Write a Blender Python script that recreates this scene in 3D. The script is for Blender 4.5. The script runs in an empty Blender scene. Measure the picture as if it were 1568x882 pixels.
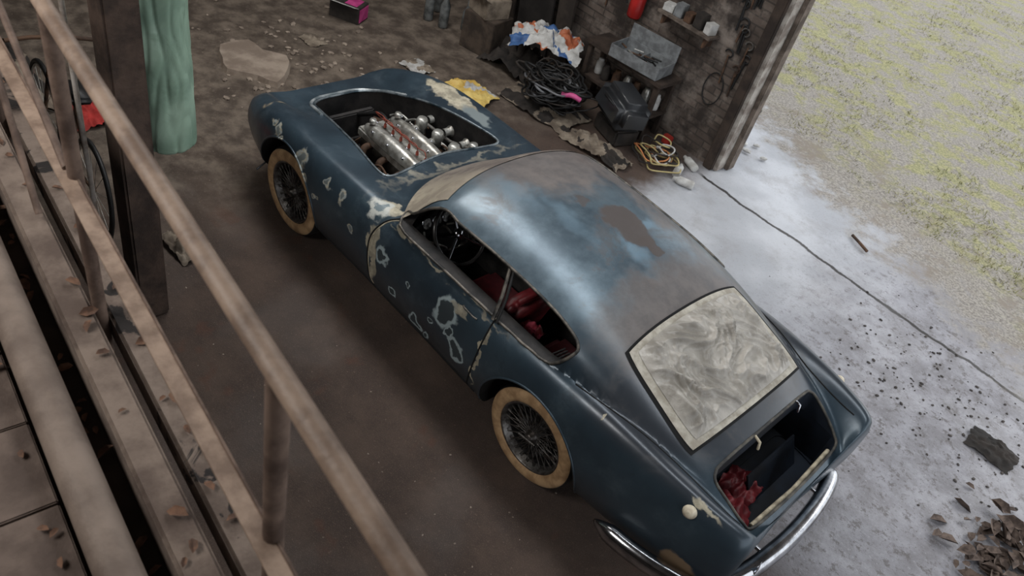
import bpy, bmesh, math, random
from mathutils import Vector, Matrix, noise, Euler
from mathutils.bvhtree import BVHTree
random.seed(7)
SC=bpy.context.scene
COL=SC.collection
# ------------------------------------------------------------------ helpers
def lin(c):
    def f(v):
        v=v/255.0
        return v/12.92 if v<=0.04045 else ((v+0.055)/1.055)**2.4
    return (f(c[0]),f(c[1]),f(c[2]),1.0)
class NT:
    def __init__(s,name):
        s.m=bpy.data.materials.new(name); s.m.use_nodes=True
        s.t=s.m.node_tree; s.b=s.t.nodes['Principled BSDF']
        s.tc=s.t.nodes.new('ShaderNodeTexCoord').outputs['Object']
    def set(s,inp,v):
        if isinstance(v,bpy.types.NodeSocket): s.t.links.new(v,inp)
        elif v is not None: inp.default_value=v
    def math(s,op,a,b=None,c=None,clamp=False):
        n=s.t.nodes.new('ShaderNodeMath'); n.operation=op; n.use_clamp=clamp
        s.set(n.inputs[0],a); s.set(n.inputs[1],b)
        if c is not None: s.set(n.inputs[2],c)
        return n.outputs[0]
    def vmath(s,op,a,b=None,out=0):
        n=s.t.nodes.new('ShaderNodeVectorMath'); n.operation=op
        s.set(n.inputs[0],a); s.set(n.inputs[1],b); return n.outputs[out]
    def noise(s,scale,detail=5,rough=.6,vec=None,dist=0):
        n=s.t.nodes.new('ShaderNodeTexNoise'); n.inputs['Scale'].default_value=scale
        n.inputs['Detail'].default_value=detail; n.inputs['Roughness'].default_value=rough
        n.inputs['Distortion'].default_value=dist
        s.t.links.new(vec if vec else s.tc,n.inputs['Vector']); return n.outputs['Fac']
    def mix(s,f,a,b):
        n=s.t.nodes.new('ShaderNodeMix'); n.data_type='RGBA'
        s.set(n.inputs[0],f); s.set(n.inputs[6],a); s.set(n.inputs[7],b); return n.outputs[2]
    def sm(s,v,lo,hi):
        n=s.t.nodes.new('ShaderNodeMapRange'); n.interpolation_type='SMOOTHSTEP'
        s.set(n.inputs[0],v); n.inputs[1].default_value=lo; n.inputs[2].default_value=hi
        return n.outputs[0]
    def sep(s):
        n=s.t.nodes.new('ShaderNodeSeparateXYZ'); s.t.links.new(s.tc,n.inputs[0]); return n.outputs
    def bump(s,h,st,dist=.01):
        n=s.t.nodes.new('ShaderNodeBump'); n.inputs['Strength'].default_value=st; n.inputs['Distance'].default_value=dist
        s.t.links.new(h,n.inputs['Height']); s.t.links.new(n.outputs[0],s.b.inputs['Normal'])
    def base(s,c): s.set(s.b.inputs['Base Color'],c)
    def rough(s,v): s.set(s.b.inputs['Roughness'],v)
    def metal(s,v): s.set(s.b.inputs['Metallic'],v)
def M(name,c1,c2=None,rough=.6,metal=0,scale=8,bump=.2,lo=.35,hi=.65,bscale=None,dist=.01):
    k=NT(name); c2=c2 or tuple(x*.7 for x in c1)
    k.base(k.mix(k.sm(k.noise(scale),lo,hi),lin(c1),lin(c2)))
    k.rough(rough);k.metal(metal)
    if bump: k.bump(k.noise(bscale or scale*4),bump,dist)
    return k.m
def finish(bm,name,mats,parent=None,smooth=True,loc=None,rot=None):
    me=bpy.data.meshes.new(name); bm.normal_update(); bm.to_mesh(me); bm.free()
    if not isinstance(mats,(list,tuple)): mats=[mats]
    for m in mats: me.materials.append(m)
    if smooth:
        for p in me.polygons: p.use_smooth=True
    o=bpy.data.objects.new(name,me); COL.objects.link(o)
    if loc: o.location=loc
    if rot: o.rotation_euler=rot
    if parent: o.parent=parent
    return o
def empty(name,loc=(0,0,0)):
    e=bpy.data.objects.new(name,None); COL.objects.link(e); e.location=loc; e.empty_display_size=.1; return e
def box(name,cen,size,mat,parent=None,bev=.005,rot=None,seg=2):
    bm=bmesh.new(); bmesh.ops.create_cube(bm,size=1)
    for v in bm.verts: v.co=Vector((v.co.x*size[0],v.co.y*size[1],v.co.z*size[2]))
    if bev: bmesh.ops.bevel(bm,geom=list(bm.edges),offset=bev,segments=seg,affect='EDGES')
    return finish(bm,name,mat,parent,False,cen,rot)
def smoothpts(pts,n=8,closed=False):
    P=[Vector(p) for p in pts]; out=[]; L=len(P)
    rng=range(L) if closed else range(L-1)
    for i in rng:
        if closed: p0,p1,p2,p3=P[i-1],P[i],P[(i+1)%L],P[(i+2)%L]
        else: p0,p1,p2,p3=P[max(i-1,0)],P[i],P[i+1],P[min(i+2,L-1)]
        for j in range(n):
            t=j/n
            out.append(.5*((2*p1)+(p2-p0)*t+(2*p0-5*p1+4*p2-p3)*t*t+(3*p1-p0-3*p2+p3)*t**3))
    if not closed: out.append(P[-1])
    return out
def tube(name,pts,r,mat,parent=None,closed=False,seg=8):
    cu=bpy.data.curves.new(name,'CURVE'); cu.dimensions='3D'
    sp=cu.splines.new('POLY'); sp.points.add(len(pts)-1)
    for i,p in enumerate(pts): sp.points[i].co=(p[0],p[1],p[2],1)
    sp.use_cyclic_u=closed; cu.bevel_depth=r; cu.bevel_resolution=max(1,seg//4); cu.use_fill_caps=not closed
    o=bpy.data.objects.new(name,cu); COL.objects.link(o)
    dg=bpy.context.evaluated_depsgraph_get(); me=bpy.data.meshes.new_from_object(o.evaluated_get(dg))
    bpy.data.objects.remove(o); bpy.data.curves.remove(cu)
    me.name=name; me.materials.clear(); me.materials.append(mat)
    for p in me.polygons: p.use_smooth=True
    o=bpy.data.objects.new(name,me); COL.objects.link(o)
    if parent: o.parent=parent
    return o
def lathe(name,prof,mats,parent=None,seg=48,axis='Y',loc=None,rot=None,fn=None):
    bm=bmesh.new(); rings=[]
    for p in prof:
        ring=[]
        for i in range(seg):
            a=2*math.pi*i/seg
            co=Vector((p[0]*math.cos(a),p[1],p[0]*math.sin(a))) if axis=='Y' else Vector((p[0]*math.cos(a),p[0]*math.sin(a),p[1]))
            if fn: co=fn(co,a,p[1])
            ring.append(bm.verts.new(co))
        rings.append(ring)
    for k in range(len(rings)-1):
        for i in range(seg):
            f=bm.faces.new((rings[k][i],rings[k][(i+1)%seg],rings[k+1][(i+1)%seg],rings[k+1][i]))
            f.material_index=prof[k][2] if len(prof[k])>2 else 0
    bmesh.ops.recalc_face_normals(bm,faces=bm.faces)
    return finish(bm,name,mats,parent,True,loc,rot)
def prism(name,poly,a,b,axis,mat):
    bm=bmesh.new()
    def co(p,h): return (p[0],p[1],h) if axis=='Z' else (p[0],h,p[1])
    lo=[bm.verts.new(co(p,a)) for p in poly]; hi=[bm.verts.new(co(p,b)) for p in poly]
    n=len(poly)
    bm.faces.new(lo); bm.faces.new(hi[::-1])
    for i in range(n): bm.faces.new((lo[i],lo[(i+1)%n],hi[(i+1)%n],hi[i]))
    bmesh.ops.recalc_face_normals(bm,faces=bm.faces)
    return finish(bm,name,mat,None,False)
def cloth(name,loc,sx,sy,h,mats,seed=0,n=36,rotz=0,parent=None,fs=5):
    bm=bmesh.new(); g=[]
    for i in range(n+1):
        row=[]
        for j in range(n+1):
            u=i/n*2-1;v=j/n*2-1
            ed=1+.18*noise.noise(Vector((u*2+seed,v*2,seed)))
            w=max(0,1-(u*u+v*v)*.55)
            p=Vector((u*fs*.5+seed*3.1,v*fs*.5,seed))
            z=h*w*(.45+.9*abs(noise.noise(p)))+.25*h*abs(noise.noise(p*2.7))
            z=max(z,.004)
            row.append(bm.verts.new((u*sx/2*ed+.04*sx*noise.noise(p*1.3),v*sy/2*ed+.04*sy*noise.noise(p*1.7),z)))
        g.append(row)
    for i in range(n):
        for j in range(n):
            f=bm.faces.new((g[i][j],g[i+1][j],g[i+1][j+1],g[i][j+1]))
            if isinstance(mats,(list,tuple)) and len(mats)>1:
                q=noise.noise(Vector((i/n*3+seed,j/n*3,2)))
                f.material_index=min(len(mats)-1,int(max(0,(q+.45)/.9*len(mats))))
    return finish(bm,name,mats,parent,True,loc,(0,0,rotz))
def sstep(a,b,x):
    t=min(1,max(0,(x-a)/(b-a))); return t*t*(3-2*t)
def curve1(tab):
    xs=[t[0] for t in tab]; ys=[t[1] for t in tab]; n=len(xs)
    d=[(ys[i+1]-ys[i])/(xs[i+1]-xs[i]) for i in range(n-1)]
    m=[d[0]]+[0 if d[i-1]*d[i]<=0 else 2*d[i-1]*d[i]/(d[i-1]+d[i]) for i in range(1,n-1)]+[d[-1]]
    def f(x):
        if x<=xs[0]: return ys[0]
        if x>=xs[-1]: return ys[-1]
        i=0
        while x>xs[i+1]: i+=1
        h=xs[i+1]-xs[i]; t=(x-xs[i])/h
        return ys[i]*(2*t**3-3*t*t+1)+h*m[i]*(t**3-2*t*t+t)+ys[i+1]*(3*t*t-2*t**3)+h*m[i+1]*(t**3-t*t)
    return f
# ------------------------------------------------------------------ camera
cam=bpy.data.cameras.new('camera'); co=bpy.data.objects.new('camera',cam); COL.objects.link(co)
cam.sensor_width=36; cam.lens=1221.317*36/1600; cam.clip_start=.05
co.location=(-1.3718,3.2002,3.7743); co.rotation_euler=Euler((.8326,-.2207,-2.314),'XYZ'); SC.camera=co
cam.dof.use_dof=True; cam.dof.focus_distance=4.6; cam.dof.aperture_fstop=4.0
# ------------------------------------------------------------------ ground
def ground_mat():
    k=NT('ground_dirt_concrete_grass'); o=k.sep(); x,y=o[0],o[1]
    n1=k.noise(.9,6,.6); n2=k.noise(5,6,.65); n3=k.noise(45,4,.7); n4=k.noise(2.2,8,.7); n5=k.noise(160,2,.6); n7=k.noise(1.3,4,.5)
    dark=k.mix(k.sm(n4,.35,.7),lin((66,54,48)),lin((86,71,62)))
    dark=k.mix(k.sm(n3,.60,.75),dark,lin((118,101,88)))
    dark=k.mix(k.math('MULTIPLY',k.sm(k.noise(3,3),.6,.7),.5),dark,lin((88,58,45)))
    dark=k.mix(k.math('MULTIPLY',k.sm(n5,.56,.66),.4),dark,lin((116,101,90)))
    far=k.mix(k.sm(n2,.35,.70),lin((74,64,56)),lin((124,112,100)))
    far=k.mix(k.sm(n3,.6,.72),far,lin((142,130,116)))
    fx=k.sm(k.math('ADD',k.math('ADD',x,k.math('MULTIPLY',n1,1.2)),k.math('MULTIPLY',n2,.7)),3.3,4.9)
    dirt=k.mix(fx,dark,far)
    # worn damp concrete: pale grey, with dusty brown drift and a darker grey towards the rear
    con=k.mix(k.sm(n7,.35,.65),lin((164,167,173)),lin((188,191,197)))
    con=k.mix(k.math('MULTIPLY',k.sm(n4,.48,.66),.5),con,lin((146,144,145)))
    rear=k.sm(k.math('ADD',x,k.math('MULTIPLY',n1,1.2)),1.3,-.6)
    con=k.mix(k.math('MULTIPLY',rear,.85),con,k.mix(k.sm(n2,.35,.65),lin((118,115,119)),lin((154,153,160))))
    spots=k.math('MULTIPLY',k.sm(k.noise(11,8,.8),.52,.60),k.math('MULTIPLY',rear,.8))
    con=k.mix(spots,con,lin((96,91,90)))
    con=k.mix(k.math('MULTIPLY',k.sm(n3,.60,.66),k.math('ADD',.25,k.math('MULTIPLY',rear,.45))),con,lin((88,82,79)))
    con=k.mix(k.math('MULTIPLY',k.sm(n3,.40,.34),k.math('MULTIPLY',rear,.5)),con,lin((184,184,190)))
    yy=k.math('ADD',y,k.math('MULTIPLY',k.math('SUBTRACT',n2,.5),.5))
    my=k.sm(yy,.25,-.35)
    xx=k.math('ADD',x,k.math('MULTIPLY',k.math('SUBTRACT',n2,.5),.4))
    mx=k.sm(xx,1.75,1.35)
    out=k.sm(y,-3.28,-3.36)
    mc=k.math('MAXIMUM',k.math('MULTIPLY',my,mx),out)
    c=k.mix(mc,dirt,con)
    ln=k.math('ABSOLUTE',k.math('ADD',k.math('ADD',y,3.09),k.math('MULTIPLY',k.math('SUBTRACT',k.noise(2.5,5,.6),.5),.16)))
    cr=k.math('MULTIPLY',k.sm(ln,.024,.011),k.sm(x,1.5,1.4))
    c=k.mix(cr,c,lin((38,34,32)))
    gy=k.math('SUBTRACT',k.math('MULTIPLY',k.math('SUBTRACT',n1,.5),1.8),k.math('ADD',y,k.math('MULTIPLY',x,.33)))
    gy=k.math('ADD',gy,k.math('MULTIPLY',k.math('SUBTRACT',n2,.5),1.8))
    mg=k.sm(gy,3.7,4.4)
    soil=k.mix(k.sm(n3,.35,.65),lin((110,104,97)),lin((160,154,145)))
    soil=k.mix(k.sm(n4,.5,.62),soil,lin((126,116,104)))
    gr=k.mix(k.sm(n3,.38,.62),lin((112,114,74)),lin((164,158,112)))
    gmask=k.math('MULTIPLY',k.sm(k.math('ADD',k.math('MULTIPLY',n4,.55),k.math('MULTIPLY',n2,.45)),.46,.56),k.sm(gy,4.4,5.6))
    g=k.mix(gmask,soil,gr)
    c=k.mix(mg,c,g)
    k.base(c)
    damp=k.math('MULTIPLY',k.sm(n7,.45,.6),.25)
    k.rough(k.math('SUBTRACT',k.math('SUBTRACT',.92,k.math('MULTIPLY',mc,.25)),k.math('MULTIPLY',damp,k.math('SUBTRACT',1,mg))))
    k.bump(k.math('ADD',k.math('MULTIPLY',n2,.5),k.math('ADD',k.math('MULTIPLY',n3,.4),k.math('MULTIPLY',n5,.15))),.5,.018)
    return k.m
GM=ground_mat()
def grid_plane(name,x0,x1,y0,y1,z,n,amp,mat):
    bm=bmesh.new(); g=[[bm.verts.new((x0+(x1-x0)*i/n,y0+(y1-y0)*j/n,0)) for j in range(n+1)] for i in range(n+1)]
    for r in g:
        for v in r: v.co.z=z+min(0,amp*(noise.noise(v.co*1.7)-.25))
    for i in range(n):
        for j in range(n): bm.faces.new((g[i][j],g[i+1][j],g[i+1][j+1],g[i][j+1]))
    return finish(bm,name,mat)
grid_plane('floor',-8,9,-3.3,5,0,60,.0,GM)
grid_plane('yard_ground',-14,16,-34,-3.3,0,80,.03,GM)
# ------------------------------------------------------------------ shell
def brick_mat():
    k=NT('whitewashed_brick'); n=k.t.nodes.new('ShaderNodeTexBrick')
    mp=k.t.nodes.new('ShaderNodeMapping'); mp.inputs['Rotation'].default_value=(math.pi/2,0,0)
    k.t.links.new(k.tc,mp.inputs[0]); k.t.links.new(mp.outputs[0],n.inputs['Vector'])
    n.inputs['Color1'].default_value=lin((104,92,84)); n.inputs['Color2'].default_value=lin((76,66,60)); n.inputs['Mortar'].default_value=lin((66,59,54))
    n.inputs['Scale'].default_value=1; n.inputs['Brick Width'].default_value=.23; n.inputs['Row Height'].default_value=.075; n.inputs['Mortar Size'].default_value=.008
    c=k.mix(k.sm(k.noise(3,7,.7),.45,.68),n.outputs[0],lin((134,124,116)))
    c=k.mix(k.sm(k.noise(2,5),.48,.62),c,lin((50,43,39)))
    k.base(c);k.rough(.9);k.bump(k.math('ADD',k.math('MULTIPLY',n.outputs[1],-1),k.noise(20)),.5,.008); return k.m
BR=brick_mat()
WOODD=M('dark_barn_wood',(66,54,46),(42,33,28),.85,scale=6,bump=.5,bscale=40)
WOODG=M('grey_barn_wood',(120,108,98),(76,66,58),.85,scale=7,bump=.5,bscale=40)
box('wall_right',(5.0,-3.42,2.3),(6.9,.24,4.6),BR,bev=0)
box('wall_back',(8.6,.7,2.3),(.2,8.4,4.6),WOODD,bev=0)
box('wall_left',(1.0,4.95,2.3),(15,.2,4.6),WOODD,bev=0)
box('ceiling',(1.4,.8,4.88),(15,8.6,.12),WOODD,bev=0)
box('wall_right_lintel',(-2.0,-3.42,3.9),(7.1,.24,1.4),WOODG,bev=0)
fr=empty('door_frame')
box('post_dark',(1.50,-3.28,1.6),(.10,.10,3.2),WOODD,fr,.01)
box('post_light',(1.44,-3.36,1.6),(.06,.16,3.2),M('weathered_white_wood',(178,172,164),(124,114,106),.8,scale=9,bump=.3),fr,.008)
box('jamb',(1.39,-3.48,1.6),(.05,.12,3.2),WOODG,fr,.008)
# ------------------------------------------------------------------ CAR
car=empty('vintage_coupe_car')
W=curve1([(-1.20,.665),(-1.185,.69),(-1.15,.715),(-1.05,.75),(-.8,.79),(-.4,.825),(0,.84),(.5,.825),(1,.815),(1.6,.815),(2.2,.825),(2.6,.81),(2.9,.77),(3.05,.735),(3.16,.69),(3.23,.64),(3.27,.57)])
F=curve1([(-1.20,.80),(-1.185,.825),(-1.15,.845),(-1.05,.865),(-.8,.89),(-.4,.91),(0,.90),(.5,.87),(1,.855),(1.5,.845),(2.0,.835),(2.49,.82),(2.85,.775),(3.05,.72),(3.18,.66),(3.25,.60),(3.27,.56)])
H=curve1([(-1.2,.645),(-1.1,.70),(-.95,.76),(-.8,.80),(-.4,.84),(0,.86),(1,.83),(1.7,.825),(2.1,.82),(2.5,.77),(2.9,.67),(3.1,.58),(3.22,.53),(3.27,.51)])
B=curve1([(-1.2,.40),(-1,.33),(-.5,.28),(.4,.24),(2,.24),(2.8,.28),(3.1,.33),(3.27,.42)])
ZM=curve1([(-1.2,.58),(-1,.57),(0,.54),(2.5,.53),(3.1,.50),(3.27,.48)])
g0=curve1([(-1.2,.66),(-1.1,.735),(-1.0,.80),(-.87,.865),(-.7,.93),(-.45,1.025),(-.2,1.115),(0,1.17),(.3,1.225),(.6,1.248),(.9,1.243),(1.1,1.222),(1.25,1.175),(1.45,1.02),(1.69,.83),(1.8,.74),(1.95,.60)])
YB=curve1([(-1.2,.57),(-.8,.60),(-.5,.655),(-.2,.705),(.3,.745),(1.2,.75),(2,.75)])
ZB=curve1([(-1.2,.5),(-1,.64),(-.6,.79),(0,.85),(1,.84),(1.5,.80),(1.9,.6)])
NN=curve1([(-1.2,4.6),(-.8,3.9),(-.2,2.8),(.5,2.4),(1.1,2.6),(1.5,2.9)])
def smax(a,b,k):
    h=max(k-abs(a-b),0)/k; return max(a,b)+h*h*k/4
def G(x,y):
    ay=abs(y); ax=x+.30*(ay/.72)**2.5*sstep(1.08,1.5,x)
    yb=YB(x); zb=ZB(x); g=g0(ax)
    if ay>=yb: return zb-.25-(ay-yb)*4
    n=NN(x); f=(1-(ay/yb)**n)**(1/n)
    if g<zb: return g-.02
    return zb+(g-zb)*f-.25*sstep(.10,0,f)
def yc(x):
    if x<.3: return W(x)-.15+.06*sstep(.1,-1.0,x)
    return W(x)-(.15 if x<2.9 else .15-.02*(x-2.9)/.37)
def T(x,y):
    a=abs(y)/yc(x); s0=.45+.27*sstep(-.1,-.8,x)+.18*sstep(2.4,3.1,x)
    w=sstep(s0,1,a)
    return H(x)*(1-w)+F(x)*w-.012*(a*a)*(1-w)
def top(x,y):
    return smax(T(x,min(abs(y),yc(x))),G(x,y),.04)
def profile(x):
    w=W(x);f=F(x);b=B(x);zm=ZM(x);c=yc(x);P=[]
    for i in range(4): P.append(((w-.1)*i/4,b))
    for i in range(8):
        t=math.pi/2*i/8; P.append((w-.1+.1*math.sin(t),zm-(zm-b)*math.cos(t)))
    for i in range(24):
        t=math.pi/2*i/24; cy=max(0,math.cos(t))**.85; sz=math.sin(t)**.85
        y=c+(w-c)*cy; z=zm+(f-zm)*sz
        if z>.6 and y<w-.01: z=smax(z,G(x,y),.04)
        P.append((y,z))
    for i in range(57):
        y=c*(1-i/56); P.append((y,top(x,y)))
    return P
xs=[-1.20+4.47*i/236 for i in range(237)]
def nosex(x,y): return x+.05*sstep(3.0,3.27,x)*sstep(.28,.55,abs(y))-.035*sstep(-1.0,-1.2,x)*sstep(.5,.68,abs(y))
def make_body():
    bm=bmesh.new(); rows=[]
    for x in xs:
        P=profile(x)
        left=[bm.verts.new((nosex(x,p[0]),p[0],p[1])) for p in P]
        right=[bm.verts.new((nosex(x,p[0]),-p[0],p[1])) for p in P[1:-1]]
        rows.append(left+right[::-1])
    n=len(rows[0])
    for i in range(len(rows)-1):
        for j in range(n):
            bm.faces.new((rows[i][j],rows[i][(j+1)%n],rows[i+1][(j+1)%n],rows[i+1][j]))
    for R,cc in ((rows[-1],(3.268,0,.47)),(rows[0],(-1.2,0,.5))):
        c=bm.verts.new(cc)
        for j in range(n): bm.faces.new((R[j],c,R[(j+1)%n]))
    bmesh.ops.recalc_face_normals(bm,faces=bm.faces)
    return bm
bmb=make_body(); BVH=BVHTree.FromBMesh(bmb)
def drop(x,y,off=.0):
    h=BVH.ray_cast(Vector((x,y,3)),Vector((0,0,-1))); return h[0]+h[1]*off if h[0] else Vector((x,y,.8))
def side(x,z,sgn=1,off=.0):
    h=BVH.ray_cast(Vector((x,2*sgn,z)),Vector((0,-sgn,0))); return h[0]+h[1]*off if h[0] else Vector((x,.8*sgn,z))
def paint():
    k=NT('aged_blue_paint'); o=k.sep()
    n1=k.noise(1.6,5,.6);n2=k.noise(9,6,.7);n3=k.noise(40,4,.7);n6=k.noise(3.5,7,.7);n8=k.noise(2.4,8,.75,dist=.6)
    z=o[2]
    base=k.mix(k.sm(n1,.35,.65),lin((52,65,76)),lin((66,83,95)))
    base=k.mix(k.math('MULTIPLY',k.sm(n6,.50,.72),.45),base,lin((100,117,128)))
    base=k.mix(k.math('MULTIPLY',k.sm(n8,.56,.64),.35),base,lin((44,52,58)))
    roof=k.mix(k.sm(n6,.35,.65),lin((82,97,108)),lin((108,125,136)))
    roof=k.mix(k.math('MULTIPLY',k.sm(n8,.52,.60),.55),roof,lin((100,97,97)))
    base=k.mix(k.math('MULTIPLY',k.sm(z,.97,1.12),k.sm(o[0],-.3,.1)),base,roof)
    base=k.mix(k.math('MULTIPLY',k.sm(o[0],-.05,-.35),k.sm(z,.8,.9)),base,k.mix(k.math('MULTIPLY',k.sm(n8,.5,.6),.6),lin((64,69,76)),lin((80,80,82))))
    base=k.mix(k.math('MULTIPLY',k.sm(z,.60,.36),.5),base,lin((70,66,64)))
    primer=k.mix(k.sm(n2,.3,.7),lin((96,90,88)),lin((118,110,106)))
    brown=lin((80,72,69)); cream=k.mix(k.sm(n2,.35,.6),lin((198,190,168)),lin((144,138,122))); grey=lin((156,164,164)); lb=lin((118,146,164)); dk=lin((54,64,69))
    dn=k.t.nodes.new('ShaderNodeTexNoise'); dn.inputs['Scale'].default_value=9; dn.inputs['Detail'].default_value=5
    k.t.links.new(k.tc,dn.inputs[0])
    dv=k.vmath('SUBTRACT',dn.outputs['Color'],(.5,.5,.5))
    P=k.vmath('ADD',k.tc,k.vmath('MULTIPLY',dv,(.17,.17,.17)))
    big=k.vmath('ADD',k.tc,k.vmath('MULTIPLY',dv,(.38,.38,.38)))
    col=base; fil=None
    def blob(c,r,color,soft=.25,ring=None,p=P,core=None,st=1):
        nonlocal col,fil
        d=k.vmath('LENGTH',k.vmath('DIVIDE',k.vmath('SUBTRACT',p,c),r),None,1)
        m=k.sm(d,1+soft/2,1-soft/2)
        if ring and core is None: m=k.math('MULTIPLY',m,k.sm(d,ring,ring+.15))
        if st!=1: m=k.math('MULTIPLY',m,st)
        cc=color if core is None else k.mix(k.sm(d,ring,ring+.15),core,color)
        col=k.mix(m,col,cc)
        fil=m if fil is None else k.math('MAXIMUM',fil,m)
    blob((1.12,-.22,1.2),(.36,.55,.3),primer,.8,p=big,st=.9)
    blob((-.12,0,1.1),(.24,.56,.3),primer,.8,p=big,st=.85)
    blob((.62,-.5,1.1),(.6,.13,.2),primer,.9,p=big,st=.8)
    blob((.24,-.02,1.2),(.10,.05,.1),lb,1.2,st=.6); blob((.36,-.30,1.2),(.05,.07,.1),lb,1.,st=.6); blob((.60,.16,1.2),(.24,.05,.1),lb,1.4,st=.35); blob((.95,.26,1.2),(.20,.06,.1),lb,1.4,st=.35)
    blob((.40,-.14,1.22),(.20,.12,.12),brown,.25,st=.95); blob((.22,-.15,1.22),(.09,.06,.1),brown,.2,st=.95); blob((.70,-.02,1.22),(.06,.04,.1),brown,.5,st=.8)
    blob((1.73,0,.84),(.035,.58,.08),cream,.9,p=big,st=.45); blob((1.50,.66,.84),(.13,.045,.06),cream,.3); blob((1.58,.70,.80),(.09,.06,.09),lin((196,198,192)),.3,.55,core=lin((120,134,140)))
    blob((1.50,.79,.66),(.05,.06,.13),cream,.3); blob((1.45,.80,.50),(.03,.06,.12),cream,.3)
    blob((1.30,.74,.86),(.10,.05,.03),cream,.3); blob((.9,.785,.835),(.5,.04,.014),cream,.5,st=.8)
    for c,r in (((.78,.81,.66),.095),((.62,.81,.48),.065),((1.25,.81,.43),.045),((1.02,.81,.39),.06),((1.38,.81,.62),.05),((.92,.81,.36),.04),((.70,.81,.55),.04),((1.12,.81,.60),.022),((.88,.81,.52),.02)):
        blob(c,(r,.1,r*1.15),lin((160,176,180)),.2,.62,core=dk)
    blob((.70,.81,.745),(.09,.05,.025),cream,.4,st=.8); blob((.455,.82,.62),(.015,.05,.26),cream,.3)
    for c,r in (((2.66,.76,.74),.04),((2.58,.77,.70),.035),((2.32,.80,.72),.065),((2.0,.79,.76),.032),((1.85,.79,.74),.045),((2.26,.80,.63),.035),((2.74,.72,.76),.03),((2.1,.80,.58),.02),((1.72,.80,.6),.02)):
        blob(c,(r,.08,r*1.1),k.mix(k.sm(n3,.45,.55),grey,cream),.3,.5,core=lin((110,118,118)))
    blob((2.50,-.60,.82),(.30,.09,.1),cream,.2); blob((2.15,-.58,.83),(.16,.05,.1),lin((120,130,132)),.5); blob((2.98,.60,.70),(.05,.09,.06),lin((150,138,116)),.4)
    blob((-1.02,.74,.47),(.10,.1,.07),lin((130,108,84)),.3); blob((-.35,.74,.90),(.012,.03,.03),cream,.3)
    blob((-.97,.69,.87),(.08,.015,.03),cream,.4)
    k.base(col)
    k.rough(k.math('ADD',.24,k.math('ADD',k.math('MULTIPLY',fil,.30),k.math('ADD',k.math('MULTIPLY',n2,.14),k.math('MULTIPLY',k.sm(n8,.45,.65),.16)))))
    k.metal(k.math('MULTIPLY',k.math('SUBTRACT',1,fil),.35))
    k.b.inputs['Coat Weight'].default_value=.22; k.b.inputs['Coat Roughness'].default_value=.22
    k.bump(k.math('ADD',n3,k.math('ADD',k.math('MULTIPLY',n6,1.5),k.math('MULTIPLY',fil,.3))),.07,.004)
    return k.m
PAINT=paint()
DARKIN=M('dark_bay_interior',(54,51,50),(30,29,30),.7,scale=9,bump=.3)
WELL=M('wheel_well_black',(20,19,18),(10,10,10),.9,scale=9)
BLUEIN=M('boot_interior_dark_blue',(26,36,50),(14,17,24),.7,scale=5)
body=finish(bmb,'body_shell',[PAINT,DARKIN,WELL,BLUEIN],car)
cut=[]
hood=smoothpts([(3.08,0,0),(3.07,.17,0),(2.99,.27,0),(2.8,.335,0),(2.5,.41,0),(2.2,.46,0),(1.90,.505,0),(1.81,.47,0),(1.83,.3,0),(1.87,0,0),(1.83,-.3,0),(1.81,-.47,0),(1.90,-.505,0),(2.2,-.46,0),(2.5,-.41,0),(2.8,-.335,0),(2.99,-.27,0),(3.07,-.17,0)],6,True)
cut.append((prism('c_hood',[(p.x,p.y) for p in hood],.30,1.2,'Z',DARKIN)))
boot=smoothpts([(-.865,0,0),(-.865,.40,0),(-.875,.47,0),(-.91,.50,0),(-1.0,.495,0),(-1.11,.475,0),(-1.158,.43,0),(-1.172,.2,0),(-1.175,0,0),(-1.172,-.2,0),(-1.158,-.43,0),(-1.11,-.475,0),(-1.0,-.495,0),(-.91,-.50,0),(-.875,-.47,0),(-.865,-.40,0)],6,True)
cut.append((prism('c_boot',[(p.x,p.y) for p in boot],.42,1.2,'Z',BLUEIN)))
bm=bmesh.new(); bmesh.ops.create_cube(bm,size=1)
for v in bm.verts: v.co=Vector((-.80+v.co.x*.62,v.co.y*1.0,.56+v.co.z*.26))
cut.append(finish(bm,'c_boot2',BLUEIN,None,False))
bm=bmesh.new(); nx,ny=44,34; lo=[];hi=[]
for i in range(nx+1):
    x=-.30+1.72*i/nx; a=[];b=[]
    for j in range(ny+1):
        y=-.665+1.33*j/ny
        zz=min(top(x,y),top(x-.04,y),top(x+.04,y))-.045
        a.append(bm.verts.new((x,y,.30))); b.append(bm.verts.new((x,y,max(.34,zz))))
    lo.append(a);hi.append(b)
for i in range(nx):
    for j in range(ny):
        bm.faces.new((lo[i][j],lo[i][j+1],lo[i+1][j+1],lo[i+1][j])); bm.faces.new((hi[i][j],hi[i+1][j],hi[i+1][j+1],hi[i][j+1]))
for i in range(nx):
    for j in (0,ny): bm.faces.new((lo[i][j],lo[i+1][j],hi[i+1][j],hi[i][j]))
for j in range(ny):
    for i in (0,nx): bm.faces.new((lo[i][j],lo[i][j+1],hi[i][j+1],hi[i][j]))
bmesh.ops.recalc_face_normals(bm,faces=bm.faces)
cut.append(finish(bm,'c_cabin',DARKIN,None,False))
win=smoothpts([(1.395,.862,0),(1.32,.94,0),(1.15,1.09,0),(.95,1.105,0),(.6,1.108,0),(.25,1.093,0),(.06,1.064,0),(-.015,1.035,0),(-.02,1.0,0),(.03,.915,0),(.12,.878,0),(.5,.868,0),(1.0,.862,0)],5,True)
WP=[(p.x,p.y) for p in win]
cut.append(prism('c_winl',WP,.42,1.1,'Y',DARKIN)); cut.append(prism('c_winr',WP,-1.1,-.42,'Y',DARKIN))
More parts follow.
